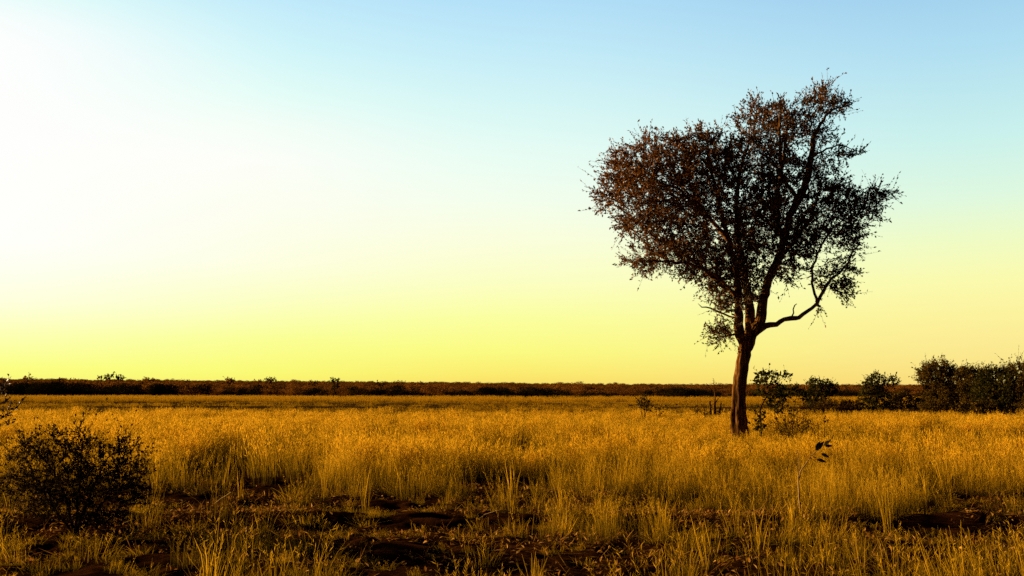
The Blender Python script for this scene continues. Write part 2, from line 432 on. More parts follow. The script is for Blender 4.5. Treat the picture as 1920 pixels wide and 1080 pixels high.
# ------------------------------------------------------------------ instanced ground cover (stuff)
def scatter_group(name, protos, pts, idx, rot, scl, mat, label, cat):
    col = bpy.data.collections.new(name + '_kinds')
    for k, me in enumerate(protos):
        me.materials.append(mat); o = bpy.data.objects.new('%s_kind_%02d' % (name, k), me); col.objects.link(o)
    me = mesh(name, pts)
    a = me.attributes.new('idx', 'INT', 'POINT'); a.data.foreach_set('value', idx.astype(np.int32))
    a = me.attributes.new('rot', 'FLOAT_VECTOR', 'POINT'); a.data.foreach_set('vector', rot.astype(np.float32).ravel())
    a = me.attributes.new('scl', 'FLOAT_VECTOR', 'POINT'); a.data.foreach_set('vector', scl.astype(np.float32).ravel())
    o = link(name, me, mat)
    ng = bpy.data.node_groups.new(name, 'GeometryNodeTree')
    ng.interface.new_socket('Geometry', in_out='INPUT', socket_type='NodeSocketGeometry'); ng.interface.new_socket('Geometry', in_out='OUTPUT', socket_type='NodeSocketGeometry')
    N, L = ng.nodes.new, ng.links.new
    gi, go, ci, ip = N('NodeGroupInput'), N('NodeGroupOutput'), N('GeometryNodeCollectionInfo'), N('GeometryNodeInstanceOnPoints')
    ci.inputs[0].default_value = col; ci.inputs[1].default_value = True; ci.inputs[2].default_value = True
    ip.inputs['Pick Instance'].default_value = True
    for at, dt, sock in (('idx', 'INT', 'Instance Index'), ('rot', 'FLOAT_VECTOR', 'Rotation'), ('scl', 'FLOAT_VECTOR', 'Scale')):
        na = N('GeometryNodeInputNamedAttribute'); na.data_type = dt; na.inputs[0].default_value = at
        L(na.outputs[0], ip.inputs[sock])
    L(gi.outputs[0], ip.inputs['Points']); L(ci.outputs[0], ip.inputs['Instance']); L(ip.outputs[0], go.inputs[0])
    o.modifiers.new('scatter', 'NODES').node_group = ng
    return tag(o, label, cat, kind='stuff')

def grass_proto(seed, n, R, h, w, bend=.35, heads=.35, pale=0., hw=1.15):
    r = rng(seed)
    q = r.random(n) ** .6 * R; th = r.random(n) * 6.283
    root = np.stack([q * np.cos(th), q * np.sin(th), np.full(n, -.03)], 1)
    az = th + r.normal(0, .9, n)
    Ln = h * r.uniform(.45, 1.15, n); bd = np.abs(r.normal(0, bend, n)); tn = np.clip(r.beta(2.2, 2.0, n) + pale, 0, 1)
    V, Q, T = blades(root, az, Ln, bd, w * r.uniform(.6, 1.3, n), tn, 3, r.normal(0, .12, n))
    nh = int(n * heads)
    if nh:                                            # taller flowering stalks with a loose seed head
        q = r.random(nh) * R; th = r.random(nh) * 6.283; az = r.random(nh) * 6.283
        rt = np.stack([q * np.cos(th), q * np.sin(th), np.full(nh, -.03)], 1); L2 = h * r.uniform(.9, 1.5, nh); b2 = np.abs(r.normal(0, .16, nh)); ln2 = r.normal(0, .1, nh)
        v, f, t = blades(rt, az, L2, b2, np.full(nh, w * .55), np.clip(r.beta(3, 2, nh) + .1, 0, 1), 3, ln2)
        d = np.stack([np.cos(az), np.sin(az), 0 * az], 1)
        Vh, Fh, Th = [], [], []; hb = 0; wh = w * hw
        for k in range(6):
            u = .72 + .055 * k
            pt = rt + d * (L2 * b2 * u * u + ln2 * L2 * u)[:, None]; pt[:, 2] += L2 * u * (1 - .25 * b2 * u)
            a = unit(d * b2[:, None] * 1.2 + r.normal(0, .38, (nh, 3)) + [0, 0, .9])
            vv, ff, tt = leaves(pt, a, r.normal(0, 1, (nh, 3)), h * r.uniform(.09, .17, nh), np.full(nh, wh), np.clip(r.beta(3, 1.6, nh) + .12, 0, 1))
            Vh.append(vv); Fh.append(ff + hb); Th.append(tt); hb += len(vv)
        n0 = len(V); V = np.concatenate([V, v] + Vh); Q = np.concatenate([Q, f + n0]); T = np.concatenate([T, t] + Th)
        return mesh('tuft', V, np.concatenate(Fh) + n0 + len(v), Q, T)
    return mesh('tuft', V, None, Q, T)

def pts3(x, y): return np.stack([x, y, height(x, y)], 1)
def field(r, y0, y1, per_m2, margin=3.):
    n = int((y1 - y0) * (y0 + y1) * .53 * per_m2 + 2 * margin * (y1 - y0) * per_m2)
    y = np.sqrt(r.uniform(y0 ** 2, y1 ** 2, n)); x = (r.random(n) * 2 - 1) * (y * .53 + margin)
    return x, y
def blob(x, y, px, py, rx, ry):                       # soft elliptical patch placed on the ground at a photo pixel
    c = G(px, py); d = (x - c[0]) ** 2 / (rx * c[1] / F) ** 2 + (y - c[1]) ** 2 / ry ** 2
    return np.exp(-d)
def density(x, y):
    px = CX + x / y * F
    edge = np.interp(px, [-100, 300, 620, 900, 1000, 1200, 1500, 1700, 1800, 1920], [16.2, 16.4, 16.2, 15.6, 14.8, 14.0, 13.4, 13.8, 15.6, 15.6])
    edge = edge + 1.6 * (vnoise(x, y, 1.1, 21) - .5)
    d = sstep(-.7, 1.1, y - edge)
    d = d * np.clip(.12 + 1.25 * vnoise(x, y * .7, 2.6, 23), .15, 1.1)
    fore = np.interp(px, [-100, 250, 330, 420, 600, 700, 780, 960, 1100, 1300, 1600, 1920], [.14, .17, .02, .34, .34, .02, .36, .38, .38, .34, .44, .34])
    lim = np.interp(px, [-100, 300, 400, 640, 740, 1000, 1920], [10.6, 10.6, 11.0, 10.8, 10.0, 13.2, 16])
    f = fore * (1 - sstep(-.5, .5, y - lim)) * sstep(.38, .62, vnoise(x, y, .75, 27) + .22 * fore)
    d = np.maximum(d, f)
    d = np.maximum(d, .10 * (vnoise(x, y, .5, 29) > .7))
    for a in ((1350, 1012, 85, .9), (1850, 965, 110, .8), (1790, 1040, 130, .7), (1060, 1030, 40, .6), (680, 1045, 70, .8), (820, 935, 60, .3), (1000, 1010, 70, .35), (1180, 1050, 40, .5), (1560, 1030, 40, .4), (1650, 1000, 70, .5), (1450, 962, 60, .4), (1290, 948, 70, .45), (1110, 958, 70, .45), (1700, 1065, 60, .4)):
        d = d * (1 - .93 * blob(x, y, *a))
    d = d * (1 - .8 * blob(x, y, 1505, 985, 30, 1.2))
    d = d * np.where(y < 30, .16 + 1.05 * sstep(.34, .62, vnoise(x, y * 1.2, 1.5, 29)), 1)
    return d

r = rng(5)
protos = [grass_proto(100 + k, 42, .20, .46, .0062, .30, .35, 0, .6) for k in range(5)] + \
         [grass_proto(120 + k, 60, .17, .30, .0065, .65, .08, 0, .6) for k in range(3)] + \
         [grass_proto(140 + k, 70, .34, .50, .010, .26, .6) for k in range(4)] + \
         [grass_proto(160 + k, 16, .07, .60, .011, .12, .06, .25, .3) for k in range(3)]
PX, II, SC = [], [], []
for (y0, y1, den, ids, s0, fn) in ((7.6, 19, 15, (0, 1, 2, 3, 4, 5, 6, 7), 1.0, density), (19, 31, 9, (0, 1, 2, 3, 4, 8, 9, 10, 11), 1.0, density), (31, 51, 5.2, (8, 9, 10, 11), 1.0, density), (7.6, 24, 2.6, (12, 13, 14), 1.0, density)):
    x, y = field(r, y0, y1, den); keep = r.random(len(x)) < fn(x, y); x, y = x[keep], y[keep]
    hgt = .72 + .55 * vnoise(x, y, 3.1, 31); px = CX + x / y * F
    hgt = hgt * np.where(y < 13, .85, 1) * (1 - .5 * blob(x, y, 1400, 845, 150, 7)) * np.where((px < 380) & (y < 13), .62, 1)
    hgt = hgt * np.where(y > 31, .82, 1)
    w = s0 * r.uniform(.75, 1.2, len(x))
    PX.append(pts3(x, y)); II.append(r.choice(ids, len(x))); SC.append(np.stack([w, w, s0 * hgt * r.uniform(.75, 1.25, len(x))], 1))
x, y = field(r, 7.6, 17, 8); k = r.random(len(x)) < .10 + .8 * sstep(.35, .7, vnoise(x, y, .8, 33)); x, y = x[k], y[k]
PX.append(pts3(x, y)); II.append(r.choice((5, 6, 7), len(x))); w = r.uniform(.35, .9, len(x)); SC.append(np.stack([w, w, w * r.uniform(.25, .7, len(x))], 1))
PX, II, SC = np.concatenate(PX), np.concatenate(II), np.concatenate(SC)
rot = np.stack([r.normal(0, .10, len(PX)), r.normal(0, .10, len(PX)), r.random(len(PX)) * 6.283], 1)
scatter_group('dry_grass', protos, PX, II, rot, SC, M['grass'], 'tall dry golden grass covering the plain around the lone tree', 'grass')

protos = [grass_proto(200 + k, 46, .7, .5, .03, .3, .3) for k in range(4)]
x, y = field(r, 52, 168, .8, 10)
yb = y + 22 * (vnoise(x, y * 0, 30, 45) - .5)
dd = np.where(yb < 122, .05 + .38 * (vnoise(x, y * 2.5, 22, 41) > .60), 1.0) * sstep(0, 1, vnoise(x, y, 9, 43) + .5)
k = r.random(len(x)) < dd; x, y, yb = x[k], y[k], yb[k]
sz = np.where(yb < 122, .36, .8) * r.uniform(.7, 1.3, len(x))
scatter_group('distant_grass', protos, pts3(x, y), r.integers(0, 4, len(x)), np.stack([0 * x, 0 * x, r.random(len(x)) * 6.283], 1), np.stack([np.full(len(x), 1.2), np.full(len(x), 1.2), sz], 1), M['far_grass'],
              'shorter pale and brown grass between the tall grass and the bush line', 'grass')

# straw, twigs and leaf bits lying on the bare soil
n = 90000; y = np.sqrt(r.uniform(8.2 ** 2, 18 ** 2, n)); x = (r.random(n) * 2 - 1) * (y * .53 + 1.5)
q = .38 + .9 * np.exp(-((y - 13.35 - .35 * (vnoise(x, 0 * y, 4.0, 9) - .5)) / .35) ** 2) * (np.abs(x) < 6)
k = r.random(n) < q * sstep(.28, .72, vnoise(x, y, .6, 51)); x, y = x[k], y[k]; n = len(x)
pt = pts3(x, y); pt[:, 2] += r.uniform(.004, .05, n)
a = unit(np.stack([r.normal(0, 1, n), r.normal(0, .7, n), np.abs(r.normal(0, .5, n))], 1)); lng = r.random(n) < .4
ln = np.where(lng, r.uniform(.06, .24, n), r.uniform(.03, .075, n)); wd = np.where(lng, .006, ln * .5)
V, F3, T = leaves(pt, a, r.normal(0, .35, (n, 3)) + [0, 0, 1], ln, wd, r.beta(1.8, 1.6, n))
tag(link('dry_litter', mesh('dry_litter', V, F3, None, T), M['litter']), 'straw and dead leaf litter on the bare dark soil', 'litter', kind='stuff')

# ------------------------------------------------------------------ far bush mass (stuff)
def bush_proto(seed, n, w, h, L_):
    r = rng(seed); V = []; 
    nl = 7; c = np.stack([r.normal(0, w * .42, nl), r.normal(0, w * .42, nl), r.uniform(.35, .85, nl) * h], 1)
    k = r.integers(0, nl, n); s = np.array([w * .36, w * .36, h * .24])
    pt = c[k] + unit(r.normal(0, 1, (n, 3))) * (r.random((n, 1)) ** .4) * s
    pt[:, 2] = np.clip(pt[:, 2], .05, None)
    v, f, t = leaves(pt, r.normal(0, 1, (n, 3)), r.normal(0, 1, (n, 3)), L_ * r.uniform(.6, 1.4, n), L_ * .55 * r.uniform(.6, 1.3, n), r.beta(2, 2, n))
    return mesh('bush', v, f, None, t)
protos = [bush_proto(300 + k, 1100, 2.2, 2.3, .19) for k in range(6)]
def strip(y0, y1, n):
    y = r.uniform(y0, y1, n); x = (r.random(n) * 2 - 1) * (y * .60 + 15); return x, y
xa, ya = strip(176, 225, 420); xb, yb = strip(225, 1000, 4600)
wv = 14 * (vnoise(xa, 0 * xa, 40, 61) - .5); ya = ya + wv
x = np.concatenate([xa, xb]); y = np.concatenate([ya, yb])
az = np.arctan2(x, y)
s = np.where(y < 225, np.interp(az, [-.5, -.2, 0, .5], [1.05, .85, .62, .55]), .85) * r.uniform(.55, 1.4, len(x)) * (.7 + .62 * vnoise(x, y, 16, 65))
xd, yd = strip(160, 180, 330); yd = yd + 14 * (vnoise(xd, 0 * xd, 40, 61) - .5); kd = vnoise(xd, yd, 9, 63) > .30; xd, yd = xd[kd], yd[kd]
sd_ = np.interp(np.arctan2(xd, yd), [-.5, -.2, 0, .5], [1.0, .86, .68, .6]) * r.uniform(.55, 1.35, len(xd))
scatter_group('bush_line', [bush_proto(330 + k, 1100, 2.2, 2.2, .17) for k in range(5)], pts3(xd, yd), r.integers(0, 5, len(xd)), np.stack([0 * xd, 0 * xd, r.random(len(xd)) * 6.283], 1), np.stack([sd_ * 1.5, sd_ * 1.5, sd_], 1), M['line_leaf'],
              'dark row of low bushes along the front of the distant bushland', 'bushes')
scatter_group('far_bushland', protos, pts3(x, y), r.integers(0, 6, len(x)), np.stack([0 * x, 0 * x, r.random(len(x)) * 6.283], 1), np.stack([s * 1.5, s * 1.5, s], 1), M['far_leaf'],
              'long band of red brown and dark bushland along the horizon', 'bushland')

# ------------------------------------------------------------------ the lone tree
TD = 31.0
crown_px = [(1330, 640), (1322, 628), (1346, 613), (1372, 600), (1355, 578), (1338, 560), (1320, 540), (1296, 528), (1265, 520), (1240, 512), (1215, 520), (1192, 509), (1160, 516), (1165, 488),
            (1195, 478), (1215, 462), (1190, 445), (1160, 436), (1140, 415), (1110, 418), (1122, 392), (1108, 362), (1124, 338), (1132, 305), (1148, 276), (1178, 282), (1207, 258), (1236, 252), (1262, 256),
            (1300, 240), (1318, 234), (1345, 248), (1366, 270), (1381, 258), (1377, 228), (1360, 218), (1388, 212), (1408, 182), (1428, 206), (1455, 200), (1456, 176), (1484, 168), (1508, 172), (1536, 164),
            (1558, 167), (1582, 175), (1610, 180), (1604, 214), (1582, 220), (1556, 214), (1538, 240), (1562, 262), (1572, 286), (1610, 292), (1603, 302), (1578, 308), (1570, 332), (1592, 342), (1622, 330),
            (1640, 348), (1678, 356), (1662, 384), (1644, 404), (1662, 438), (1640, 434), (1622, 452), (1626, 492), (1612, 530), (1590, 536), (1574, 514), (1580, 560), (1556, 578), (1548, 556), (1530, 542),
            (1508, 520), (1486, 532), (1452, 540), (1436, 560), (1420, 580), (1396, 590), (1376, 642), (1350, 642)]
stems = [
    dict(k='t', p=[None, (1386, 770), (1387, 728), (1391, 700), (1395, 673), (1400, 650), (1406, 632)], r=[.26, .212, .19, .182, .186, .205, .195]),
    dict(k='a', **{'from': 't', 'at': 4}, p=[(1387, 628, -.05), (1383, 600, -.2), (1380, 560, -.4), (1372, 505, -.6), (1352, 450, -.9), (1335, 395, -1.1), (1318, 330, -1.2), (1312, 285, -1.2)], r=[.15, .12, .105, .09, .07, .055, .04, .02]),
    dict(k='a2', **{'from': 'a', 'at': 2}, p=[(1352, 530, .2), (1315, 490, .5), (1270, 462, .6), (1215, 425, .7), (1180, 393, .7), (1150, 370, .7)], r=[.07, .062, .052, .04, .03, .015]),
    dict(k='a3', **{'from': 'a', 'at': 4}, p=[(1300, 400, -.9), (1262, 362, -.8), (1215, 345, -.7), (1170, 320, -.6)], r=[.05, .04, .03, .014]),
    dict(k='a4', **{'from': 'a', 'at': 1}, p=[(1350, 585, .1), (1335, 577, .2), (1318, 575, .2), (1311, 568, .2)], r=[.03, .025, .018, .006]),
    dict(k='a5', **{'from': 'a', 'at': 0}, p=[(1372, 628, -.3), (1355, 632, -.4), (1336, 630, -.45)], r=[.03, .02, .008]),
    dict(k='a6', **{'from': 'a', 'at': 2}, p=[(1335, 520, -.6), (1280, 500, -.9), (1220, 497, -1.1), (1180, 500, -1.2)], r=[.055, .04, .028, .012]),
    dict(k='b', **{'from': 't', 'at': 5}, p=[(1409, 600, .2), (1408, 557, .3), (1402, 515, .4), (1396, 470, .6), (1391, 425, .7), (1392, 370, .8), (1400, 310, .9), (1415, 250, .8), (1418, 215, .7)], r=[.14, .12, .105, .09, .08, .065, .05, .03, .015]),
    dict(k='b2', **{'from': 'b', 'at': 3}, p=[(1365, 420, 1.3), (1335, 370, 1.7), (1290, 320, 1.9), (1240, 285, 1.9)], r=[.06, .05, .035, .016]),
    dict(k='c', **{'from': 't', 'at': 5}, p=[(1424, 607, 0), (1430, 568, 0), (1439, 525, -.1), (1455, 490, -.2), (1465, 455, -.3), (1472, 415, -.4), (1490, 380, -.4), (1507, 343, -.4), (1514, 300, -.4), (1518, 262, -.4), (1531, 238, -.4), (1553, 212, -.4), (1585, 204, -.4)],
         r=[.155, .13, .12, .115, .107, .098, .105, .09, .075, .06, .045, .03, .015]),
    dict(k='c2', **{'from': 'c', 'at': 4}, p=[(1464, 410, .4), (1467, 365, .7), (1476, 330, .9), (1484, 290, 1.0), (1490, 240, 1.0), (1492, 190, .9)], r=[.09, .075, .065, .055, .035, .015]),
    dict(k='c3', **{'from': 'c', 'at': 6}, p=[(1450, 340, -1.), (1440, 290, -1.4), (1438, 240, -1.5)], r=[.06, .045, .02]),
    dict(k='c4', **{'from': 'c', 'at': 3}, p=[(1500, 445, .5), (1535, 400, .8), (1552, 350, .9), (1560, 310, .9)], r=[.06, .045, .03, .014]),
    dict(k='c5', **{'from': 'c', 'at': 8}, p=[(1535, 290, -.8), (1560, 285, -.9), (1590, 296, -.9)], r=[.03, .02, .008]),
    dict(k='d', **{'from': 't', 'at': 5}, p=[(1434, 611, -.1), (1453, 609, -.2), (1466, 600, -.25), (1478, 598, -.3), (1492, 597, -.35), (1515, 580, -.4), (1525, 571, -.4)], r=[.085, .07, .062, .072, .06, .052, .05]),
    dict(k='d1', **{'from': 'd', 'at': 6}, p=[(1520, 553, -.4), (1515, 533, -.4), (1517, 500, -.4), (1530, 465, -.5), (1545, 440, -.5), (1562, 425, -.5), (1582, 405, -.5), (1596, 380, -.5), (1622, 358, -.5)], r=[.042, .038, .035, .032, .03, .026, .02, .014, .007]),
    dict(k='d2', **{'from': 'd', 'at': 6}, p=[(1540, 545, -.3), (1554, 524, -.2), (1572, 513, -.1), (1592, 490, 0), (1605, 460, .1)], r=[.05, .042, .034, .024, .01]),
    dict(k='d3', **{'from': 'd1', 'at': 4}, p=[(1580, 432, .2), (1605, 415, .4), (1630, 412, .4)], r=[.025, .015, .006]),
    dict(k='stub', **{'from': 'd', 'at': 3}, p=[(1483, 588, -.3), (1485, 574, -.3), (1489, 571, -.3)], r=[.022, .018, .01]),
    dict(k='stub2', **{'from': 't', 'at': 4}, p=[(1399, 622, -.3), (1395, 606, -.38)], r=[.10, .06]),
]
def tree_tint(p): return np.clip(-.12 - .05 * p[:, 0] + .045 * (p[:, 2] - 6.5) - .03 * p[:, 1], -.32, .32)  # sunlit left and top of the crown put into the leaf tint
low_tuft = [(1318, 640), (1318, 615), (1345, 598), (1335, 570), (1320, 540), (1345, 520), (1372, 540), (1385, 580), (1385, 610), (1376, 652), (1345, 654)]
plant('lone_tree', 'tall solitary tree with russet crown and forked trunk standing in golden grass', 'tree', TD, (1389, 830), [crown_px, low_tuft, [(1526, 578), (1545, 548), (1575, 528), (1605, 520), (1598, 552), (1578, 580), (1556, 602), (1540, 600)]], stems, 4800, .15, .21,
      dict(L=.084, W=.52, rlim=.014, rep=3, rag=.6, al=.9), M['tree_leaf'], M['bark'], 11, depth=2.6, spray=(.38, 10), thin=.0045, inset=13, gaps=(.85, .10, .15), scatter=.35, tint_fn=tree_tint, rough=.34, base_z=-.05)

# ------------------------------------------------------------------ foreground bush and shrubs
b1 = zc(0, 680, 2.7, [(-60, 560), (0, 520), (30, 450), (100, 430), (120, 360), (170, 345), (205, 400), (240, 430), (265, 350), (300, 310), (330, 370), (380, 350), (395, 268), (420, 285), (470, 295), (440, 340), (435, 400), (480, 400),
     (520, 370), (540, 400), (585, 420), (605, 335), (640, 370), (655, 420), (720, 450), (750, 500), (740, 600), (760, 680), (700, 760), (640, 840), (400, 855), (300, 830), (200, 800), (100, 770), (0, 740), (-60, 740)])
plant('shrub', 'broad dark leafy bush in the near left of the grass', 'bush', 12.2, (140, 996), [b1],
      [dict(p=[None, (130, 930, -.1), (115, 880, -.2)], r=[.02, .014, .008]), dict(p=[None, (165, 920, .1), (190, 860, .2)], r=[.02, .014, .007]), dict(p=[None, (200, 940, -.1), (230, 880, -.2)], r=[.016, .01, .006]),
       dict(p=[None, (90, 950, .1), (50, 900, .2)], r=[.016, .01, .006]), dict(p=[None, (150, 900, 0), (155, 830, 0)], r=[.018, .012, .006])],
      2600, .05, .075, dict(L=.032, W=.55, rlim=.0075, rep=2, rag=3), M['bush_leaf'], M['twig'], 21, depth=.62, spray=(.10, 6), thin=.0022, inset=9, gaps=(.30, .10, -.10), wood='stems', crown='foliage', tint_fn=lambda p: np.clip(-.10 - .22 * p[:, 0] - .12 * (p[:, 2] - .6), -.2, .3) + .55 * (np.sin(p[:, 0] * 917 + p[:, 2] * 1313) > .955), scatter=.6)  # scattered bright leaves put sun glints into the tint
b2 = [(-210, 720), (-150, 690), (-60, 690), (-5, 712), (18, 722), (30, 735), (12, 742), (5, 752), (25, 750), (47, 755), (46, 765), (20, 770), (10, 780), (13, 795), (-10, 800), (-60, 830), (-160, 880), (-230, 800)]
plant('shrub', 'leafy branch tips reaching in at the left edge above the dark bush', 'bush', 9.6, (-110, 1080), [b2], [dict(p=[None, (-105, 960), (-95, 860, .1), (-80, 790)], r=[.018, .014, .01, .006]), dict(p=[None, (-140, 900), (-150, 800)], r=[.015, .01, .005])],
      520, .05, .08, dict(L=.036, W=.65, rlim=.008), M['pale_leaf'], M['twig'], 22, depth=.45, spray=(.09, 5), thin=.002, gaps=(.3, -.1), wood='stems', crown='foliage')
# sapling beside the trunk
Z8 = lambda pts: zc(1300, 680, 6.353, pts)
sap = [Z8([(728, 262), (760, 170), (820, 108), (880, 130), (960, 150), (975, 235), (1000, 290), (920, 310), (800, 300)]), Z8([(1000, 175), (1050, 140), (1110, 122), (1172, 180), (1130, 208), (1065, 240), (1010, 230)]),
       Z8([(760, 340), (900, 300), (1010, 300), (1075, 330), (1090, 420), (1085, 500), (1060, 560), (1010, 590), (960, 530), (860, 520), (870, 430), (780, 390)]), Z8([(750, 560), (790, 535), (860, 640), (870, 720), (840, 840), (730, 780)]), Z8([(1080, 560), (1150, 540), (1200, 570), (1170, 630), (1110, 620)])]
plant('sapling', 'dark broad leaved sapling beside the foot of the tall tree trunk', 'sapling', 30.0, Z8([(815, 960)])[0], sap,
      [dict(k='m', p=[None, Z8([(795, 560)])[0], Z8([(850, 440)])[0], Z8([(905, 330)])[0], Z8([(880, 230)])[0]], r=[.03, .024, .02, .015, .008]), dict(**{'from': 'm', 'at': 2}, p=[Z8([(980, 250)])[0], Z8([(1050, 200)])[0]], r=[.009, .005]),
       dict(**{'from': 'm', 'at': 1}, p=[Z8([(960, 470)])[0], Z8([(1040, 470)])[0], Z8([(1100, 550)])[0]], r=[.012, .008, .005])],
      420, .075, .10, dict(L=.115, W=.52, rlim=.02, rep=1, rag=1.5), M['green_leaf'], M['twig'], 23, depth=.42, spray=(.13, 5), thin=.004, gaps=(.4, -.2), wood='stem', crown='foliage')
plant('shrub', 'low dark bush just right of the broad leaved sapling', 'bush', 44, Z8([(1150, 640)])[0], [Z8([(1010, 320), (1050, 290), (1100, 305), (1160, 290), (1240, 320), (1300, 330), (1310, 400), (1290, 470), (1240, 440), (1200, 400), (1100, 420), (1030, 400)])],
      [dict(p=[None, Z8([(1130, 420)])[0]], r=[.02, .01]), dict(p=[None, Z8([(1230, 400)])[0]], r=[.02, .01])], 240, .12, .15, dict(L=.15, W=.6, rlim=.03), M['green_leaf'], M['twig'], 24, depth=.5, spray=(.2, 5), thin=.005, gaps=(.5, -.2), wood='stems', crown='foliage')
plant('shrub', 'brown half dry weedy shrub in grass below the sapling', 'bush', 29.2, Z8([(1200, 1010)])[0], [Z8([(950, 700), (1060, 690), (1180, 640), (1230, 600), (1330, 640), (1380, 700), (1420, 740), (1380, 860), (1240, 880), (1060, 880), (960, 800)])],
      [dict(p=[None, Z8([(1120, 800)])[0]], r=[.01, .006]), dict(p=[None, Z8([(1240, 780)])[0]], r=[.01, .006]), dict(p=[None, Z8([(1330, 800)])[0]], r=[.01, .006]), dict(p=[None, Z8([(1040, 840)])[0]], r=[.01, .006])],
      620, .07, .09, dict(L=.045, W=.55, rlim=.02, rep=1, rag=2.5), M['dry_leaf'], M['twig'], 25, depth=.5, spray=(.18, 5), thin=.003, gaps=(.25, -.1), wood='stems', crown='foliage')
plant('seedling', 'small dark upright seedling right of the brown weedy shrub', 'sapling', 29.0, Z8([(1562, 1000)])[0], [Z8([(1535, 620), (1560, 590), (1585, 640), (1605, 690), (1580, 770), (1545, 780), (1525, 700)])],
      [dict(p=[None, Z8([(1560, 760)])[0], Z8([(1558, 640)])[0]], r=[.008, .006, .004])], 60, .05, .08, dict(L=.07, W=.55, rlim=.02), M['dry_leaf'], M['twig'], 26, depth=.12, spray=(.08, 5), thin=.003, gaps=(.4, -.4), wood='stem', crown='foliage')
# mid-distance trees at the right
Z6 = lambda pts: zc(1440, 660, 2.571, pts)
mid = dict(wood='trunk', crown='crown')
plant('small_tree', 'small flat topped dark tree between the sapling and the tufted tree', 'tree', 58, Z8([(1500, 660)])[0], [Z8([(1360, 262), (1400, 222), (1450, 205), (1500, 222), (1580, 208), (1645, 242), (1680, 290), (1690, 350), (1640, 400), (1550, 430), (1620, 520), (1540, 580), (1400, 570), (1370, 490), (1350, 420), (1310, 370), (1380, 330), (1390, 290)])],
      [dict(p=[None, Z8([(1480, 470)])[0], Z8([(1500, 350)])[0]], r=[.06, .045, .03])], 700, .12, .15, dict(L=.11, W=.6, rlim=.03, rep=2), M['green_leaf'], M['twig'], 31, depth=.8, spray=(.2, 6), thin=.006, gaps=(.6, -.15), **mid)
plant('small_tree', 'small dark tree with a separate side tuft standing left of the tree clump', 'tree', 60, Z6([(530, 340)])[0], [Z6([(445, 260), (450, 200), (465, 150), (490, 120), (528, 103), (555, 120), (562, 150), (555, 200), (600, 205), (620, 240), (610, 280), (520, 290), (460, 285)]), Z6([(562, 160), (578, 125), (605, 118), (628, 150), (610, 175), (580, 180)])],
      [dict(k='m', p=[None, Z6([(520, 220)])[0], Z6([(520, 150)])[0]], r=[.07, .05, .025]), dict(**{'from': 'm', 'at': 0}, p=[Z6([(570, 190)])[0], Z6([(592, 155)])[0]], r=[.03, .015])], 900, .13, .16, dict(L=.11, W=.6, rlim=.03, rep=2), M['green_leaf'], M['twig'], 32, depth=.8, spray=(.22, 6), thin=.006, gaps=(.6, -.12), **mid)
cl = [('tallest spreading russet tree at the left end of the tree clump', 58, (820, 350), [(720, 130), (738, 75), (790, 48), (830, 38), (870, 65), (885, 110), (880, 160), (905, 220), (900, 280), (830, 292), (740, 275), (725, 232), (765, 195), (742, 150)], 'cluster_leaf', 33),
      ('rounded olive tree second from the left in the tree clump', 60, (960, 350), [(872, 105), (920, 80), (960, 72), (1010, 82), (1036, 75), (1050, 100), (1035, 150), (1015, 220), (1020, 285), (920, 292), (890, 232), (885, 160)], 'cluster_leaf', 34),
      ('greenest dense tree in the middle of the clump', 52, (1090, 360), [(1005, 220), (1025, 130), (1060, 90), (1130, 75), (1160, 100), (1178, 150), (1175, 230), (1165, 310), (1060, 310), (1018, 275)], 'green_leaf', 35),
      ('dark tall tree at the right end of the clump, cut by the photo edge', 54, (1270, 360), [(1150, 105), (1170, 62), (1210, 40), (1262, 48), (1330, 80), (1380, 150), (1390, 315), (1250, 315), (1160, 305), (1152, 200)], 'cluster_leaf', 36)]
for lab, D, b, o, mt, sd in cl:
    mx = Z6([(sum(q[0] for q in o) / len(o), 215)])[0]; tp = Z6([(sum(q[0] for q in o) / len(o), 120)])[0]
    plant('small_tree', lab, 'tree', D, Z6([b])[0], [Z6(o)], [dict(p=[None, mx, tp], r=[.09, .06, .03]), dict(p=[None, (mx[0] - 18, mx[1], .4)], r=[.05, .03]), dict(p=[None, (mx[0] + 20, mx[1], -.4)], r=[.05, .03])], 1300, .13, .17,
          dict(L=.10, W=.6, rlim=.03, rep=3, rag=1.2), M[mt], M['twig'], sd, group='clump of trees at the right edge', depth=1.5, spray=(.30, 7), thin=.006, inset=5, gaps=(.6, .0), scatter=.5, **mid)
def low(lab, D, b, o, mt, sd, n=220, nm='shrub', L_=.13, dp=.7, gr=None):
    cx = sum(q[0] for q in o) / len(o); cy = sum(q[1] for q in o) / len(o); w_ = max(q[0] for q in o) - min(q[0] for q in o)
    plant(nm, lab, 'bush', D, b, [o], [dict(p=[None, (cx - w_ * .22, cy, 0)], r=[.02, .01]), dict(p=[None, (cx + w_ * .22, cy, .2)], r=[.02, .01]), dict(p=[None, (cx, cy, -.2)], r=[.02, .01])], n, .1, .14,
          dict(L=L_ * .8, W=.6, rlim=.03, rep=2), M[mt], M['twig'], sd, group=gr, depth=dp, spray=(.2, 5), thin=.005, gaps=(.5, -.15), wood='stems', crown='foliage')
low('tangled low brush in the grass between the brown weedy shrub and the flat topped tree', 46, Z8([(1500, 760)])[0], Z8([(1280, 560), (1340, 500), (1450, 540), (1560, 500), (1680, 480), (1790, 520), (1900, 500), (1930, 590), (1700, 620), (1450, 640), (1320, 620)]), 'dry_leaf', 47, 420, L_=.1)
low('dark low bush under the tallest tree of the clump', 50, Z6([(800, 380)])[0], Z6([(735, 255), (790, 235), (850, 240), (905, 250), (930, 290), (840, 305), (750, 300)]), 'cluster_leaf', 48, 320)
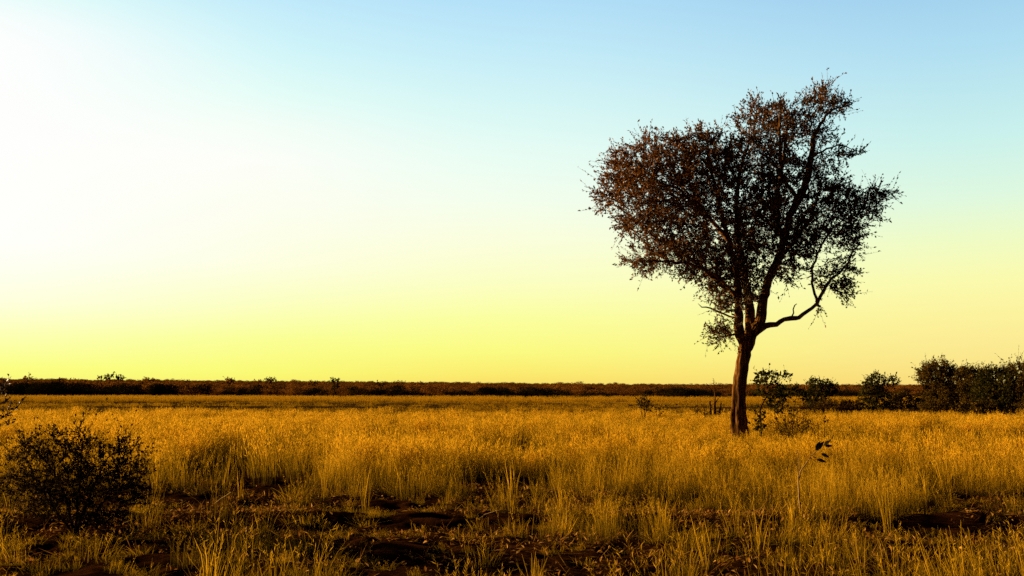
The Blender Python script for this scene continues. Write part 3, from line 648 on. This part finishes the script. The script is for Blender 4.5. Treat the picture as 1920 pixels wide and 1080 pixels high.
low('dark low bush under the middle of the clump', 49, Z6([(1010, 390)])[0], Z6([(925, 255), (980, 240), (1060, 250), (1120, 262), (1130, 308), (1020, 318), (930, 305)]), 'cluster_leaf', 49, 320)
low('low dark thicket in front of the flat topped small tree', 56, Z6([(330, 330)])[0], Z6([(230, 250), (280, 232), (340, 238), (400, 232), (450, 245), (450, 280), (380, 290), (300, 285), (235, 290)]), 'cluster_leaf', 41, 320)
low('low bush filling the gap left of the tree clump', 57, Z6([(670, 330)])[0], Z6([(600, 215), (650, 195), (700, 220), (745, 230), (745, 280), (670, 290), (600, 285)]), 'cluster_leaf', 42, 320)
low('low dark shrub in the grass below the right end of the clump', 44, Z6([(1175, 400)])[0], Z6([(1105, 335), (1140, 318), (1185, 312), (1230, 322), (1262, 340), (1220, 360), (1150, 362)]), 'dry_leaf', 43, 200)
Z5 = lambda pts: zc(960, 680, 2.7, pts)
low('small round dark bush alone in the open grass left of the tree', 45, Z5([(670, 290)])[0], Z5([(628, 195), (660, 188), (692, 195), (702, 222), (692, 252), (655, 255), (640, 225)]), 'bush_leaf', 44, 160, L_=.11, dp=.45)
low('tiny low brown bush beside the small round dark bush', 45, Z5([(742, 310)])[0], Z5([(715, 245), (730, 232), (760, 236), (778, 250), (750, 260), (720, 260)]), 'dry_leaf', 45, 70, L_=.1, dp=.3)
low('low brown scrub around the foot of the bare grey sapling', 46, Z8([(150, 660)])[0], Z8([(20, 610), (90, 560), (150, 565), (200, 600), (260, 590), (330, 600), (400, 560), (440, 610), (300, 650), (100, 650)]), 'dry_leaf', 46, 200, L_=.09, dp=.4)
# bare dead sapling and two charred stumps
plant('bare_sapling', 'thin leafless grey sapling rising above the bush line left of the trunk', 'dead tree', 46, Z8([(252, 650)])[0], [Z8([(205, 290), (215, 220), (236, 165), (262, 220), (285, 250), (265, 300), (240, 320)])],
      [dict(p=[None, Z8([(252, 480)])[0], Z8([(258, 400)])[0], Z8([(246, 300)])[0], Z8([(240, 190)])[0]], r=[.05, .04, .022, .014, .008]), dict(p=[None, Z8([(262, 480)])[0], Z8([(300, 420)])[0]], r=[.04, .03, .012])], 90, .08, .10,
      dict(L=.02, W=.5, rlim=.0), M['dry_leaf'], M['bark'], 51, depth=.2, thin=.005, gaps=(.5, -.4), wood='trunk')
for lab, a, b_, sd in (('dark leaning stump left of the bare grey sapling', (210, 660), (198, 455), 52), ('dark leaning stump right of the bare grey sapling', (298, 660), (332, 475), 53)):
    plant('stump', lab, 'stump', 46, Z8([a])[0], [], [dict(p=[None, Z8([((a[0] + b_[0]) / 2, (a[1] + b_[1]) / 2)])[0], Z8([b_])[0]], r=[.05, .042, .03])], 0, .15, .2, dict(L=.02, W=.5, rlim=0.), M['dry_leaf'], M['twig'], sd, wood='trunk', rough=.3)
# young plant with two pairs of dark leaves, near right
r = rng(71)
D = 13.3; bx, by = Z6([(160, 806)])[0]; root = thing('seedling', (P(bx, by, D)[0], D, float(height(P(bx, by, D)[0], D))), 'slender bare stemmed seedling with a few large dark leaves in near right grass', 'sapling')
O = np.array(root.location); lp = lambda q, dy=0: P(*Z6([q])[0], D) + [0, dy, 0] - O
st = [lp((160, 815)), lp((150, 700)), lp((146, 620)), lp((158, 572)), lp((190, 535), .03), lp((215, 500), .05), lp((250, 470), .05), lp((285, 440), .05), lp((142, 520), -.05), lp((137, 470), -.06), lp((245, 515), .05)]
V, Q = tubes(np.array(st), np.array([-1, 0, 1, 2, 3, 4, 5, 6, 2, 8, 5]), np.array([.012, .011, .010, .008, .006, .005, .004, .003, .005, .003, .003]), lambda q: 6)
link('stem', mesh('stem', V, None, Q, smooth=True), M['pale_wood'], root)
for a, b_ in (((236, 470), (258, 430)), ((234, 474), (272, 447)), ((275, 452), (308, 424)), ((280, 456), (316, 450)), ((238, 520), (286, 528)), ((262, 490), (301, 508)), ((252, 462), (272, 427))):
    A0, A1 = lp(a, .05), lp(b_, .05 + r.normal(0, .03)); d = A1 - A0; ln = np.linalg.norm(d); d = d / ln; B = unit(np.cross(d, [.2, 1, .3] + r.normal(0, .25, 3))); nn = np.cross(B, d)
    t = np.linspace(0, 1, 7); w_ = np.sin(np.pi * t ** .8) * ln * .19 + .001
    mid_ = A0 + d * (t * ln)[:, None] - nn * (.18 * ln * t ** 2)[:, None]
    V = np.stack([mid_ - B * w_[:, None] + nn * (w_ * .3)[:, None], mid_, mid_ + B * w_[:, None] + nn * (w_ * .3)[:, None]], 1).reshape(-1, 3)
    Q = [(3 * k + c_, 3 * k + c_ + 1, 3 * k + 4 + c_, 3 * k + 3 + c_) for k in range(6) for c_ in (0, 1)]
    link('leaf', mesh('leaf', V, None, Q, np.full(len(V), r.uniform(.15, .5)), smooth=True), M['green_leaf'], root)
# fallen pale sticks
def stick(lab, D, pts, rr, seed):
    w_ = [P(*q, D) for q in pts]; O = w_[0].copy(); root = np.array([q - O for q in w_]); root[:, 1] += rng(seed).normal(0, .06, len(root))
    V, Q = tubes(root, np.arange(len(root)) - 1, np.array(rr), lambda q: 6)
    o = link('fallen_branch', mesh('fallen_branch', V, None, Q, smooth=True), M['pale_wood']); o.location = O
    tag(o, lab, 'stick')
Z4 = lambda pts: zc(480, 680, 2.7, pts)
stick('pale curved dead branch arching over bare soil in the foreground middle', 13.2, Z4([(1120, 800), (1160, 772), (1215, 752), (1270, 746), (1300, 762)]), [.008, .009, .009, .008, .004], 1)
stick('pale stick leaning in the grass edge right of the dark bush', 15.2, zc(0, 680, 2.7, [(1085, 716), (1120, 690), (1150, 672), (1185, 650)]), [.009, .012, .011, .006], 2)
stick('short pale stick lying on soil just right of the dark bush', 11.9, zc(0, 680, 2.7, [(648, 876), (664, 860), (690, 854), (702, 862)]), [.006, .009, .008, .004], 3)
# ------------------------------------------------------------------ trees standing up from the far bush line
sky_trees = [(52, 709, 9, 12, 190, 'small bushy tree above the bush line at the far left'), (112, 712, 7, 8, 200, 'low round treetop left of the twin trees on the horizon'), (206, 706, 8, 16, 195, 'tallest treetop of the twin trees on the left horizon'),
             (226, 708, 9, 13, 195, 'wider lower treetop right beside the tallest horizon treetop'), (190, 711, 6, 10, 195, 'small treetop just left of the tallest horizon treetop'), (279, 713, 9, 10, 210, 'lone low treetop right of the twin horizon trees'), (430, 714, 11, 14, 215, 'rounded treetop left of the flat topped horizon tree'),
             (508, 713, 12, 16, 220, 'flat topped tree showing highest on the centre left horizon'), (484, 716, 5, 8, 220, 'tiny treetop left of the flat topped horizon tree'), (628, 720, 9, 30, 185, 'dark columnar tree standing in front of the far bush band'), (585, 718, 10, 8, 225, 'low treetop left of the dark columnar tree'),
             (713, 720, 14, 7, 230, 'low wide treetop right of the dark columnar tree'), (788, 720, 9, 8, 235, 'low round treetop near the centre of the horizon')]
for k, (cx, cy, w_, h_, D, lab) in enumerate(sky_trees):
    r = rng(400 + k); th = np.linspace(0, 6.283, 11)[:-1]
    o = [(cx + w_ * .85 * math.cos(t) * r.uniform(.7, 1.25), cy + 1.5 + h_ * .42 * math.sin(t) * r.uniform(.75, 1.2)) for t in th]
    X0 = P(cx, cy, D)[0]; g = float(height(X0, D))
    plant('horizon_tree', lab, 'tree', D, (cx, 745), [o], [dict(p=[None, (cx, cy + h_ * .3), (cx, cy)], r=[.16, .10, .05])], 130, .35, .45, dict(L=.36, W=.6, rlim=.12, rep=2), M['far_leaf' if k != 9 else 'green_leaf'], M['twig'], 400 + k,
          group='trees rising from the far bush line', depth=1.0, spray=(.45, 4), thin=.02, gaps=(1.5, -.2), base_z=g, wood='trunk', crown='crown')
